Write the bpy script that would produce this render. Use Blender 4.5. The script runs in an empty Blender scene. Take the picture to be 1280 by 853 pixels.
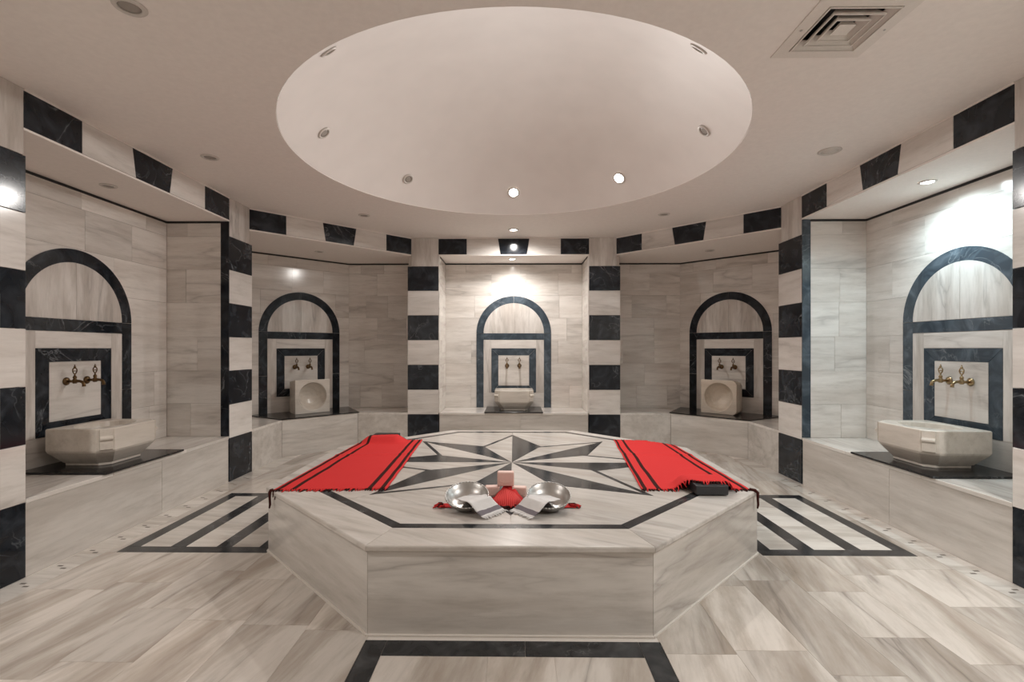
import bpy, bmesh, math, random
from mathutils import Vector, Matrix, noise

random.seed(7)
SC = bpy.context.scene
COL = SC.collection
PI = math.pi
S2 = math.sqrt(2.0)

# ------------------------------------------------------------------ camera
YC = 4.024            # room centre, metres in front of the camera
cam_data = bpy.data.cameras.new('camera')
cam = bpy.data.objects.new('camera', cam_data)
COL.objects.link(cam)
cam.location = (0.0097, 0.0, 1.40)
cam.rotation_euler = (PI / 2, 0, 0.0127)
cam_data.sensor_width = 36.0
cam_data.lens = 612.17 * 36.0 / 1280.0
cam_data.shift_x = (640 - 635.16) / 1280.0
cam_data.shift_y = (436.1 - 426.5) / 1280.0
cam_data.clip_start = 0.02
SC.camera = cam

# ------------------------------------------------------------------ world, light, exposure
w = bpy.data.worlds.new('world')
SC.world = w
w.use_nodes = True
w.node_tree.nodes['Background'].inputs[0].default_value = (0.9, 0.8, 0.7, 1)
w.node_tree.nodes['Background'].inputs[1].default_value = 0.2
vs = SC.view_settings
vs.view_transform = 'Standard'
vs.look = 'None'
vs.gamma = 1.0
vs.use_curve_mapping = False
vs.exposure = 1.5
try:
    SC.cycles.max_bounces = 12
    SC.cycles.diffuse_bounces = 8
    SC.cycles.glossy_bounces = 4
    SC.cycles.sample_clamp_indirect = 6.0
    SC.cycles.caustics_reflective = False
    SC.cycles.caustics_refractive = False
except Exception:
    pass
P_FILL_FRONT, P_FILL_L, P_FILL_R = 8, 34, 56
WARM = (1.0, 0.965, 0.925)
COOL = (0.72, 0.93, 1.0)
P_DOME, P_RING, P_NICHE, P_NICHE_R = 37, 24, 14, 23


# ------------------------------------------------------------------ materials
def nn(nt, typ, **kw):
    n = nt.nodes.new(typ)
    for k, v in kw.items():
        setattr(n, k, v)
    return n


def ramp(nt, stops):
    r = nn(nt, 'ShaderNodeValToRGB')
    e = r.color_ramp.elements
    e[0].position, e[0].color = stops[0][0], (*stops[0][1], 1)
    e[1].position, e[1].color = stops[-1][0], (*stops[-1][1], 1)
    for p, c in stops[1:-1]:
        x = e.new(p)
        x.color = (*c, 1)
    return r


def plain(name, color, rough=0.5, metal=0.0, emit=None, estr=0.0, bump=0.0, bscale=80, spec=0.5):
    m = bpy.data.materials.new(name)
    m.use_nodes = True
    nt = m.node_tree
    b = nt.nodes['Principled BSDF']
    b.inputs['Base Color'].default_value = (*color, 1)
    b.inputs['Roughness'].default_value = rough
    b.inputs['Metallic'].default_value = metal
    b.inputs['Specular IOR Level'].default_value = spec
    if emit:
        b.inputs['Emission Color'].default_value = (*emit, 1)
        b.inputs['Emission Strength'].default_value = estr
    tc = nn(nt, 'ShaderNodeTexCoord')
    no = nn(nt, 'ShaderNodeTexNoise')
    no.inputs['Scale'].default_value = bscale
    nt.links.new(tc.outputs['Object'], no.inputs['Vector'])
    mx = nn(nt, 'ShaderNodeMix', data_type='RGBA')
    mx.inputs[6].default_value = (*[c * 0.93 for c in color], 1)
    mx.inputs[7].default_value = (*[min(1, c * 1.04) for c in color], 1)
    nt.links.new(no.outputs['Fac'], mx.inputs[0])
    nt.links.new(mx.outputs[2], b.inputs['Base Color'])
    if bump:
        bp = nn(nt, 'ShaderNodeBump')
        bp.inputs['Strength'].default_value = bump
        bp.inputs['Distance'].default_value = 0.004
        nt.links.new(no.outputs['Fac'], bp.inputs['Height'])
        nt.links.new(bp.outputs['Normal'], b.inputs['Normal'])
    return m


def marble(name, light, mid, dark, axis=0, tilt=0.0, rough=0.14, vein=0.8, tone=0.10, scale=1.0):
    """Banded white marble. axis: local axis along which the veins run."""
    m = bpy.data.materials.new(name)
    m.use_nodes = True
    nt = m.node_tree
    L = nt.links.new
    b = nt.nodes['Principled BSDF']
    b.inputs['Roughness'].default_value = rough
    tc = nn(nt, 'ShaderNodeTexCoord')
    oi = nn(nt, 'ShaderNodeObjectInfo')
    # a different cut of the block for every slab
    off = nn(nt, 'ShaderNodeVectorMath', operation='SCALE')
    off.inputs[0].default_value = (37.0, 91.0, 53.0)
    L(oi.outputs['Random'], off.inputs['Scale'])
    add = nn(nt, 'ShaderNodeVectorMath', operation='ADD')
    rot = nn(nt, 'ShaderNodeMapping')
    ax_rot = [0, 0, 0]
    ax_rot[2 if axis in (0, 1) else 1] = tilt
    rot.inputs['Rotation'].default_value = ax_rot
    L(tc.outputs['Object'], rot.inputs['Vector'])
    sc = nn(nt, 'ShaderNodeMapping')
    s = [3.4 * scale] * 3
    s[axis] = 0.5 * scale
    sc.inputs['Scale'].default_value = s
    L(rot.outputs[0], sc.inputs['Vector'])
    L(sc.outputs[0], add.inputs[0])
    L(off.outputs[0], add.inputs[1])
    n1 = nn(nt, 'ShaderNodeTexNoise')
    n1.inputs['Scale'].default_value = 1.3
    n1.inputs['Detail'].default_value = 7
    n1.inputs['Roughness'].default_value = 0.62
    n1.inputs['Distortion'].default_value = 0.35
    L(add.outputs[0], n1.inputs['Vector'])
    r1 = ramp(nt, [(0.33, mid), (0.47, [(a + c) / 2 for a, c in zip(light, mid)]), (0.56, light), (0.68, light), (0.82, [a * 0.93 for a in light])])
    L(n1.outputs['Fac'], r1.inputs[0])
    # fine mottling along the grain
    n4 = nn(nt, 'ShaderNodeTexNoise')
    n4.inputs['Scale'].default_value = 5.5
    n4.inputs['Detail'].default_value = 8
    n4.inputs['Roughness'].default_value = 0.7
    L(add.outputs[0], n4.inputs['Vector'])
    r4 = ramp(nt, [(0.32, (0.80, 0.79, 0.775)), (0.5, (0.97,) * 3), (0.68, (1.04,) * 3)])
    L(n4.outputs['Fac'], r4.inputs[0])
    mm = nn(nt, 'ShaderNodeMix', data_type='RGBA', blend_type='MULTIPLY')
    mm.inputs[0].default_value = 0.8
    L(r1.outputs[0], mm.inputs[6])
    L(r4.outputs[0], mm.inputs[7])
    # thin veins
    n2 = nn(nt, 'ShaderNodeTexNoise')
    n2.inputs['Scale'].default_value = 1.0
    n2.inputs['Detail'].default_value = 5
    n2.inputs['Distortion'].default_value = 0.5
    L(add.outputs[0], n2.inputs['Vector'])
    a1 = nn(nt, 'ShaderNodeMath', operation='SUBTRACT')
    a1.inputs[1].default_value = 0.5
    L(n2.outputs['Fac'], a1.inputs[0])
    a2 = nn(nt, 'ShaderNodeMath', operation='ABSOLUTE')
    L(a1.outputs[0], a2.inputs[0])
    r2 = ramp(nt, [(0.0, (0.8,) * 3), (0.012, (0.4,) * 3), (0.045, (0, 0, 0))])
    L(a2.outputs[0], r2.inputs[0])
    n3 = nn(nt, 'ShaderNodeTexNoise')
    n3.inputs['Scale'].default_value = 0.8
    n3.inputs['Detail'].default_value = 2
    L(add.outputs[0], n3.inputs['Vector'])
    r3 = ramp(nt, [(0.45, (0, 0, 0)), (0.65, (vein,) * 3)])
    L(n3.outputs['Fac'], r3.inputs[0])
    mv = nn(nt, 'ShaderNodeMath', operation='MULTIPLY')
    L(r2.outputs[0], mv.inputs[0])
    L(r3.outputs[0], mv.inputs[1])
    mx = nn(nt, 'ShaderNodeMix', data_type='RGBA')
    L(mv.outputs[0], mx.inputs[0])
    L(mm.outputs[2], mx.inputs[6])
    mx.inputs[7].default_value = (*dark, 1)
    # tone of the slab
    mr = nn(nt, 'ShaderNodeMapRange')
    mr.inputs['To Min'].default_value = 1 - tone
    mr.inputs['To Max'].default_value = 1 + tone * 0.5
    L(oi.outputs['Random'], mr.inputs['Value'])
    tv = nn(nt, 'ShaderNodeVectorMath', operation='SCALE')
    L(mx.outputs[2], tv.inputs[0])
    L(mr.outputs[0], tv.inputs['Scale'])
    L(tv.outputs[0], b.inputs['Base Color'])
    return m


def black_marble(name, base=(0.008, 0.0105, 0.015), cloud=(0.040, 0.048, 0.060), vein=(0.30, 0.32, 0.34), rough=0.13):
    m = bpy.data.materials.new(name)
    m.use_nodes = True
    nt = m.node_tree
    L = nt.links.new
    b = nt.nodes['Principled BSDF']
    b.inputs['Roughness'].default_value = rough
    b.inputs['Specular IOR Level'].default_value = 0.36
    tc = nn(nt, 'ShaderNodeTexCoord')
    oi = nn(nt, 'ShaderNodeObjectInfo')
    off = nn(nt, 'ShaderNodeVectorMath', operation='SCALE')
    off.inputs[0].default_value = (61.0, 23.0, 87.0)
    L(oi.outputs['Random'], off.inputs['Scale'])
    add = nn(nt, 'ShaderNodeVectorMath', operation='ADD')
    L(tc.outputs['Object'], add.inputs[0])
    L(off.outputs[0], add.inputs[1])
    n1 = nn(nt, 'ShaderNodeTexNoise')
    n1.inputs['Scale'].default_value = 6.0
    n1.inputs['Detail'].default_value = 8
    n1.inputs['Distortion'].default_value = 1.2
    L(add.outputs[0], n1.inputs['Vector'])
    r1 = ramp(nt, [(0.42, base), (0.56, [(a * 2 + c) / 3 for a, c in zip(base, cloud)]), (0.74, cloud)])
    L(n1.outputs['Fac'], r1.inputs[0])
    n2 = nn(nt, 'ShaderNodeTexNoise')
    n2.inputs['Scale'].default_value = 2.2
    n2.inputs['Detail'].default_value = 5
    n2.inputs['Distortion'].default_value = 2.2
    L(add.outputs[0], n2.inputs['Vector'])
    a1 = nn(nt, 'ShaderNodeMath', operation='SUBTRACT')
    a1.inputs[1].default_value = 0.5
    L(n2.outputs['Fac'], a1.inputs[0])
    a2 = nn(nt, 'ShaderNodeMath', operation='ABSOLUTE')
    L(a1.outputs[0], a2.inputs[0])
    r2 = ramp(nt, [(0.0, (0.55,) * 3), (0.006, (0.12,) * 3), (0.02, (0, 0, 0))])
    L(a2.outputs[0], r2.inputs[0])
    n3 = nn(nt, 'ShaderNodeTexNoise')
    n3.inputs['Scale'].default_value = 1.7
    L(add.outputs[0], n3.inputs['Vector'])
    r3 = ramp(nt, [(0.5, (0, 0, 0)), (0.62, (1, 1, 1))])
    L(n3.outputs['Fac'], r3.inputs[0])
    mv = nn(nt, 'ShaderNodeMath', operation='MULTIPLY')
    L(r2.outputs[0], mv.inputs[0])
    L(r3.outputs[0], mv.inputs[1])
    mx = nn(nt, 'ShaderNodeMix', data_type='RGBA')
    L(mv.outputs[0], mx.inputs[0])
    L(r1.outputs[0], mx.inputs[6])
    mx.inputs[7].default_value = (*vein, 1)
    L(mx.outputs[2], b.inputs['Base Color'])
    return m


LT, MD, DK = (0.76, 0.725, 0.69), (0.56, 0.515, 0.475), (0.25, 0.225, 0.21)
M_WALL = marble('wall_marble', (0.79, 0.755, 0.715), (0.64, 0.595, 0.55), DK, axis=0, vein=0.55, tone=0.10)
M_VERT = marble('upright_marble', (0.70, 0.665, 0.63), (0.52, 0.475, 0.435), DK, axis=2, vein=0.7, tone=0.05, scale=1.5)
M_BLOCK = marble('block_marble', (0.77, 0.735, 0.70), (0.65, 0.61, 0.57), DK, axis=0, vein=0.5, tone=0.08)
M_FLOOR = marble('floor_marble', (0.66, 0.605, 0.55), (0.40, 0.34, 0.285), (0.18, 0.15, 0.13), axis=1, tilt=0.22, vein=0.75, tone=0.2, rough=0.2)
M_FLOORX = marble('floor_strip_marble', (0.72, 0.68, 0.63), (0.50, 0.45, 0.40), DK, axis=0, tilt=0.1, vein=0.4, tone=0.12, rough=0.2)
M_BENCH = marble('bench_marble', (0.66, 0.625, 0.585), (0.52, 0.48, 0.44), DK, axis=0, tilt=0.0, vein=0.45, tone=0.06)
M_PLAT = marble('platform_marble', (0.66, 0.625, 0.585), (0.52, 0.48, 0.44), (0.28, 0.25, 0.23), axis=0, vein=0.7, tone=0.05, rough=0.15)
M_TOP = marble('platform_top_marble', (0.61, 0.57, 0.53), (0.49, 0.445, 0.40), (0.2, 0.18, 0.16), axis=0, tilt=0.5, vein=0.5, tone=0.08, rough=0.24)
M_TOP.node_tree.nodes['Principled BSDF'].inputs['Specular IOR Level'].default_value = 0.3
M_BASIN = marble('basin_marble', (0.70, 0.65, 0.585), (0.62, 0.565, 0.50), (0.45, 0.40, 0.35), axis=0, vein=0.3, tone=0.03, rough=0.22)
M_BASIN_W = marble('worn_basin_marble', (0.70, 0.62, 0.53), (0.60, 0.51, 0.42), (0.42, 0.35, 0.28), axis=0, vein=0.3, tone=0.03, rough=0.4)
M_BLACK = black_marble('black_marble')
M_BLACKT = black_marble('black_marble_inlay', base=(0.020, 0.021, 0.023), cloud=(0.07, 0.072, 0.075), vein=(0.2, 0.2, 0.2), rough=0.16)
M_BLACK_LIT = black_marble('lit_black_marble', base=(0.045, 0.060, 0.076), cloud=(0.120, 0.150, 0.180), vein=(0.34, 0.37, 0.39))  # same black marble, with the lamp light on it put into paler colours
M_SHELF = black_marble('black_marble_shelf', base=(0.010, 0.010, 0.011), cloud=(0.03, 0.03, 0.032), rough=0.18)
M_PLASTER = plain('painted_plaster', (0.86, 0.81, 0.77), 0.75, bump=0.02, bscale=30, spec=0.3)
M_DOME = plain('dome_plaster', (0.80, 0.755, 0.725), 0.62, bump=0.02, bscale=4, spec=0.35)
M_GROUT = plain('grout', (0.66, 0.61, 0.56), 0.8)
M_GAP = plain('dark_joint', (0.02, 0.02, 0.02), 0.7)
M_HALL = plain('hall_plaster', (0.22, 0.19, 0.17), 0.7)
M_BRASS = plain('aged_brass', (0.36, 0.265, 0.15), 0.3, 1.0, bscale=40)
M_BRASSD = plain('dark_brass', (0.16, 0.10, 0.05), 0.35, 1.0, bscale=40)  # darker brass, for every tap outside the right niche
M_STEEL = plain('brushed_steel', (0.56, 0.54, 0.52), 0.38, 1.0)
M_RED = plain('red_cotton', (0.62, 0.035, 0.035), 0.85, bump=0.35, bscale=260, spec=0.15)
M_STRIPE = plain('dark_woven_stripe', (0.045, 0.012, 0.01), 0.9, bump=0.3, bscale=260, spec=0.1)
M_CLOTH = plain('white_cotton', (0.72, 0.70, 0.69), 0.9, bump=0.3, bscale=240, spec=0.15)
M_GREY = plain('grey_woven_band', (0.20, 0.18, 0.20), 0.9, bump=0.3, bscale=240, spec=0.1)
M_SOAP = plain('pink_soap', (0.78, 0.53, 0.46), 0.45)
M_PILLOW = plain('black_vinyl', (0.018, 0.019, 0.022), 0.42)
M_VENT = plain('vent_enamel', (0.76, 0.71, 0.66), 0.45)
M_FIT = plain('lamp_ring_enamel', (0.62, 0.58, 0.54), 0.4)
M_FITD = plain('unlit_lamp_glass', (0.33, 0.30, 0.27), 0.25)
M_LIT = plain('lit_lamp_glass', (1, 1, 1), 0.4, emit=(1.0, 0.95, 0.88), estr=18)
M_LITC = plain('lit_cool_lamp_glass', (1, 1, 1), 0.4, emit=(0.93, 0.98, 1.0), estr=18)


# ------------------------------------------------------------------ helpers
def link(name, me, mat, parent=None, loc=(0, 0, 0), rz=0.0):
    o = bpy.data.objects.new(name, me)
    COL.objects.link(o)
    if parent is not None:
        o.parent = parent
    o.location = loc
    o.rotation_euler = (0, 0, rz)
    if mat is not None and len(me.materials) == 0:
        me.materials.append(mat)
    return o


def thing(name, label, cat, loc=(0, 0, 0), rz=0.0, group=None):
    o = bpy.data.objects.new(name, None)
    o.empty_display_size = 0.1
    COL.objects.link(o)
    o.location = loc
    o.rotation_euler = (0, 0, rz)
    o['label'] = label
    o['category'] = cat
    if group:
        o['group'] = group
    return o


def tag(o, label, cat, group=None):
    o['label'] = label
    o['category'] = cat
    if group:
        o['group'] = group
    return o


def struct(o):
    o['kind'] = 'structure'
    return o


_boxes = {}


def box(name, parent, mat, x, y, z, rz=0.0, bev=0.0, pivot=None):
    """Box between local coordinates; alike boxes share their mesh."""
    d = tuple(round(abs(b - a), 4) for a, b in (x, y, z))
    key = (d, mat.name, bev)
    me = _boxes.get(key)
    if me is None:
        bm = bmesh.new()
        bmesh.ops.create_cube(bm, size=1.0)
        for v in bm.verts:
            v.co = Vector((v.co.x * d[0], v.co.y * d[1], v.co.z * d[2]))
        if bev:
            bmesh.ops.bevel(bm, geom=bm.edges[:], offset=bev, segments=2, affect='EDGES', profile=0.5)
        me = bpy.data.meshes.new(name)
        bm.to_mesh(me)
        bm.free()
        me.materials.append(mat)
        _boxes[key] = me
    c = Vector([(a + b) / 2 for a, b in (x, y, z)])
    return link(name, me, None, parent, c, rz)


def from_bm(name, bm, mat, parent=None, smooth=False, loc=None, rz=0.0, mats=None):
    bmesh.ops.recalc_face_normals(bm, faces=bm.faces[:])
    if loc is None:
        if len(bm.verts):
            lo = [min(v.co[i] for v in bm.verts) for i in range(3)]
            hi = [max(v.co[i] for v in bm.verts) for i in range(3)]
            c = Vector([(a + b) / 2 for a, b in zip(lo, hi)])
            for v in bm.verts:
                v.co -= c
            loc = c
    me = bpy.data.meshes.new(name)
    bm.to_mesh(me)
    bm.free()
    for f in me.polygons:
        f.use_smooth = smooth
    for m in (mats or [mat]):
        me.materials.append(m)
    return link(name, me, None, parent, loc or (0, 0, 0), rz)


def prism_bm(bm, poly, d0, d1, plane='xz'):
    """Extrude a 2D polygon: plane xz along y, plane xy along z."""
    def P(p, d):
        return Vector((p[0], d, p[1])) if plane == 'xz' else Vector((p[0], p[1], d))
    a = [bm.verts.new(P(p, d0)) for p in poly]
    b = [bm.verts.new(P(p, d1)) for p in poly]
    n = len(poly)
    bm.faces.new(a)
    bm.faces.new(b[::-1])
    for i in range(n):
        j = (i + 1) % n
        bm.faces.new((a[i], b[i], b[j], a[j]))


def prism(name, parent, mat, poly, d0, d1, plane='xz', bev=0.0):
    bm = bmesh.new()
    prism_bm(bm, poly, d0, d1, plane)
    if bev:
        bmesh.ops.recalc_face_normals(bm, faces=bm.faces[:])
        bmesh.ops.bevel(bm, geom=bm.edges[:], offset=bev, segments=2, affect='EDGES', profile=0.5)
    return from_bm(name, bm, mat, parent)


def shrink(poly, g):
    """Move every edge of a polygon inwards by g."""
    n = len(poly)
    area = sum(poly[i][0] * poly[(i + 1) % n][1] - poly[(i + 1) % n][0] * poly[i][1] for i in range(n))
    s = 1 if area > 0 else -1
    lines = []
    for i in range(n):
        a, b = Vector(poly[i]), Vector(poly[(i + 1) % n])
        d = (b - a).normalized()
        nrm = Vector((-d.y, d.x)) * s
        lines.append((a + nrm * g, d))
    out = []
    for i in range(n):
        p, d = lines[i - 1]
        q, e = lines[i]
        cr = d.x * e.y - d.y * e.x
        if abs(cr) < 1e-4:
            out.append(tuple(q))
            continue
        t = ((q.x - p.x) * e.y - (q.y - p.y) * e.x) / cr
        out.append(tuple(p + d * t))
    return out


def clip(poly, nx, ny, c):
    """Keep the part of a convex polygon where nx*x + ny*y <= c."""
    out = []
    n = len(poly)
    for i in range(n):
        a, b = poly[i], poly[(i + 1) % n]
        da, db = nx * a[0] + ny * a[1] - c, nx * b[0] + ny * b[1] - c
        if da <= 0:
            out.append(a)
        if (da < 0 < db) or (db < 0 < da):
            t = da / (da - db)
            out.append((a[0] + (b[0] - a[0]) * t, a[1] + (b[1] - a[1]) * t))
    return out


def lathe_bm(bm, prof, seg=24, mat4=None):
    rings = []
    for r, z in prof:
        if r < 1e-6:
            rings.append([bm.verts.new((0, 0, z))])
        else:
            rings.append([bm.verts.new((r * math.cos(2 * PI * k / seg), r * math.sin(2 * PI * k / seg), z)) for k in range(seg)])
    for a, b in zip(rings, rings[1:]):
        for k in range(seg):
            j = (k + 1) % seg
            if len(a) == 1 and len(b) == 1:
                continue
            if len(a) == 1:
                bm.faces.new((a[0], b[k], b[j]))
            elif len(b) == 1:
                bm.faces.new((a[k], b[0], a[j]))
            else:
                bm.faces.new((a[k], b[k], b[j], a[j]))
    if mat4 is not None:
        bmesh.ops.transform(bm, matrix=mat4, verts=[v for r in rings for v in r])
    return [v for r in rings for v in r]


def lathe(name, prof, mat, parent=None, seg=24, loc=(0, 0, 0), smooth=True, mat4=None):
    bm = bmesh.new()
    lathe_bm(bm, prof, seg, mat4)
    return from_bm(name, bm, mat, parent, smooth, loc=loc)


def tube_bm(bm, pts, radii, seg=10):
    rings = []
    n = len(pts)
    for i, p in enumerate(pts):
        p = Vector(p)
        t = (Vector(pts[min(i + 1, n - 1)]) - Vector(pts[max(i - 1, 0)])).normalized()
        u = t.orthogonal().normalized() if i == 0 else (u - t * u.dot(t)).normalized()
        v = t.cross(u)
        r = radii[i] if isinstance(radii, (list, tuple)) else radii
        rings.append([bm.verts.new(p + (u * math.cos(2 * PI * k / seg) + v * math.sin(2 * PI * k / seg)) * r) for k in range(seg)])
    for a, b in zip(rings, rings[1:]):
        for k in range(seg):
            j = (k + 1) % seg
            bm.faces.new((a[k], a[j], b[j], b[k]))
    bm.faces.new(rings[0][::-1])
    bm.faces.new(rings[-1])


# ------------------------------------------------------------------ dimensions (metres, room centre = origin of the frames)
A, D, O, C, H, ZT, ZB = 2.98, 0.654, 1.065, 1.467, 2.988, 2.735, 0.48
PO = 1.52                     # outer edge of a pillar
DO = 4.40                     # distance of the outer diagonal wall
C2 = DO * S2 - (A + D)        # where it meets the outer axis walls
DD = (C + A) / S2             # plane of the diagonal lintels
HALF = (A - C) / S2
DB = 3.69                     # plane of the diagonal benches
CB = DB * S2 - A
CENTRE = (0, YC, 0)
BANDS = [0.0, 0.458, 0.812, 1.167, 1.522, 1.877, 2.230, 2.580]
ROWS = [ZB, 0.825, 1.17, 1.525, 1.88, 2.23, 2.575, 2.714]
GAP = 0.0015


# ------------------------------------------------------------------ floor
def oct_in(x, y, ap):
    return max(abs(x), abs(y), (abs(x) + abs(y)) / S2) < ap


bm = bmesh.new()
prism_bm(bm, [(-3.9, -5.8), (3.9, -5.8), (3.9, 3.9), (-3.9, 3.9)], -0.12, -0.0015, 'xy')
floor = struct(from_bm('floor', bm, M_GROUT, loc=(0, YC, 0)))


def floor_piece(poly, mat, name):
    for (sx, sy) in ((1, 1), (-1, 1), (1, -1), (-1, -1)):
        lim = DB * S2 if sy > 0 else (C + A) + 0.02
        poly = clip(poly, sx, sy, lim)
        if len(poly) < 3:
            return
    if all(oct_in(px, py, 1.66) for px, py in poly):
        return
    xs = [p[0] for p in poly]
    ys = [p[1] for p in poly]
    if max(xs) - min(xs) < 0.012 or max(ys) - min(ys) < 0.012:
        return
    prism(name, floor, mat, shrink(poly, 0.0008), -0.02, 0.0, 'xy')


def rect(x0, x1, y0, y1):
    return [(x0, y0), (x1, y0), (x1, y1), (x0, y1)]


def run(x0, x1, y0, y1, first):
    """A column of slabs between y0 and y1, joints at random lengths."""
    y = y0
    k = first
    while y < y1 - 0.01:
        n = y + k
        if y1 - n < 0.16:
            n = y1
        floor_piece(rect(x0, x1, y, min(n, y1)), M_FLOOR, 'floor_slab')
        y = n
        k = random.choice((0.45, 0.62, 0.66, 0.7, 0.86))


PX0, PX1, PY = 1.69, 2.73, 0.69       # inlaid panels beside the platform
edges = [0.70, 1.03, 1.37, 1.69, 2.03, 2.37, 2.80]
starts = {1: [0.55, 0.38, 0.62, 0.28, 0.7, 0.36], -1: [0.68, 0.35, 0.6, 0.42, 0.3, 0.66]}
for s in (1, -1):
    for i in range(6):
        a, b = edges[i], edges[i + 1]
        x0, x1 = (a, b) if s > 0 else (-b, -a)
        f = starts[s][i]
        if i < 3:
            run(x0, x1, -2.98, 2.98, f)
        else:
            run(x0, x1, -2.98, -PY, f)
            run(x0, x1, PY, 2.98, 0.5)
    # filler beside the panel
    x0, x1 = (PX1, 2.80) if s > 0 else (-2.80, -PX1)
    run(x0, x1, -PY, PY, 0.69)
    # side panel: black outline and bars, pale strips between them
    def sx(a, b):
        return (a, b) if s > 0 else (-b, -a)
    bars = [(1.69, 1.79), (1.985, 2.095), (2.312, 2.42), (2.635, 2.73)]
    for a, b in bars:
        floor_piece(rect(*sx(a, b), -PY + 0.1, 0.02), M_BLACKT, 'inlay_bar')
        floor_piece(rect(*sx(a, b), 0.02, PY - 0.1), M_BLACKT, 'inlay_bar')
    for a, b in zip(bars, bars[1:]):
        for y0, y1 in ((-0.59, -0.14), (-0.14, 0.25), (0.25, 0.59)):
            floor_piece(rect(*sx(a[1], b[0]), y0, y1), M_FLOORX, 'pale_strip')
    for y0, y1 in ((-PY, -PY + 0.1), (PY - 0.1, PY)):
        for a, b in ((1.69, 2.30), (2.30, 2.73)):
            floor_piece(rect(*sx(a, b), y0, y1), M_BLACKT, 'inlay_bar')
    # pale gutter strip along the wall
    y = -2.2
    while y < 1.5:
        floor_piece(rect(*sx(2.80, 2.975), y, y + 0.74), M_FLOORX, 'gutter_slab')
        y += 0.74
# panel in front of the platform, running out under the camera
for x0, x1 in ((-0.705, -0.60), (0.60, 0.705)):
    for y0, y1 in ((-2.30, -1.68), (-2.98, -2.30)):
        floor_piece(rect(x0, x1, y0, y1), M_BLACKT, 'inlay_bar')
for y0, y1 in ((-1.80, -1.68), (-2.12, -2.02), (-2.44, -2.34)):
    for x0, x1 in ((-0.60, 0.06), (0.06, 0.60)):
        floor_piece(rect(x0, x1, y0, y1), M_BLACKT, 'inlay_bar')
for y0, y1 in ((-2.02, -1.80), (-2.34, -2.12), (-2.98, -2.44)):
    for x0, x1 in ((-0.60, -0.11), (-0.11, 0.19), (0.19, 0.60)):
        floor_piece(rect(x0, x1, y0, y1), M_FLOOR, 'pale_strip')
for x0, x1 in ((-0.70, -0.2), (-0.2, 0.3), (0.3, 0.70)):
    run(x0, x1, 1.3, 2.98, 0.6)
# little drain slots cut in the gutter strips
for s in (1, -1):
    bm = bmesh.new()
    y = -1.9
    while y < 1.4:
        for q in (0, 1):
            cx = s * (2.865 + 0.05 * q)
            cy = y + 0.035 * q
            prism_bm(bm, rect(cx - 0.017, cx + 0.017, cy - 0.007, cy + 0.007), 0.0002, 0.001, 'xy')
        y += 0.24
    d = from_bm('drain_slots', bm, plain('slot_shadow', (0.16, 0.14, 0.12), 0.8), floor)
    d['kind'] = 'stuff'

# ------------------------------------------------------------------ ceiling with its round dome
bm = bmesh.new()
N = 96
RD, DY = 1.772, 0.02
cen = Vector((0, DY, 0))
inner, outer, lip = [], [], []
for k in range(N):
    a = 2 * PI * k / N
    c, s = math.cos(a), math.sin(a)
    inner.append(bm.verts.new((RD * c, DY + RD * s, H)))
    lip.append(bm.verts.new((RD * c, DY + RD * s, H + 0.16)))
    t = 3.95 / max(abs(c), abs(s))
    outer.append(bm.verts.new((t * c, t * s, H)))
for k in range(N):
    j = (k + 1) % N
    bm.faces.new((inner[k], inner[j], outer[j], outer[k]))
    bm.faces.new((inner[k], lip[k], lip[j], inner[j]))
# opening for the air vent
VX, VY = 1.64, -1.572
for co, no in (((VX - 0.175, 0, 0), (1, 0, 0)), ((VX + 0.175, 0, 0), (1, 0, 0)), ((0, VY - 0.175, 0), (0, 1, 0)), ((0, VY + 0.175, 0), (0, 1, 0))):
    bmesh.ops.bisect_plane(bm, geom=bm.verts[:] + bm.edges[:] + bm.faces[:], plane_co=co, plane_no=no)
bmesh.ops.delete(bm, geom=[f for f in bm.faces if abs(f.calc_center_median().x - VX) < 0.174 and abs(f.calc_center_median().y - VY) < 0.174], context='FACES')
ceiling = struct(from_bm('ceiling', bm, M_PLASTER, loc=(0, YC, 0)))


RS = 2.36
TH = math.asin((RD - 0.004) / RS)
bm = bmesh.new()
prof = []
for i in range(33):
    th = TH * (1 - i / 32)
    prof.append((RS * math.sin(th), H + 0.006 + RS * (math.cos(th) - math.cos(TH))))
prof[-1] = (0, prof[-1][1])
lathe_bm(bm, prof, N)
dome = from_bm('dome', bm, M_DOME, ceiling, smooth=True, loc=(0, DY, 0))


# ------------------------------------------------------------------ walls
def wall_face(parent, p0, p1, rows, mat=M_WALL, name='wall_tile', wide=(0.5, 0.85), seed=0, th=0.02):
    """Tiles along a face from p0 to p1 (local xy); the room lies to the right of the direction."""
    rnd = random.Random(seed)
    p0, p1 = Vector(p0), Vector(p1)
    d = p1 - p0
    Ln = d.length
    d.normalize()
    nrm = Vector((-d.y, d.x))               # away from the room
    ang = math.atan2(d.y, d.x)
    for i, (z0, z1) in enumerate(zip(rows, rows[1:])):
        x = 0.0
        k = rnd.uniform(*wide) if i % 2 else rnd.uniform(*wide) * 0.55
        while x < Ln - 1e-4:
            n = x + k
            if Ln - n < 0.14:
                n = Ln
            c = p0 + d * ((x + n) / 2) + nrm * (th / 2)
            hw = (n - x) / 2 - GAP * 0.6
            key = round(hw, 3)
            box(name, parent, mat, (c.x - key, c.x + key), (c.y - th / 2, c.y + th / 2), (z0 + GAP * 0.6, z1 - GAP * 0.6), ang)
            x = n
            k = rnd.uniform(*wide)


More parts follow.
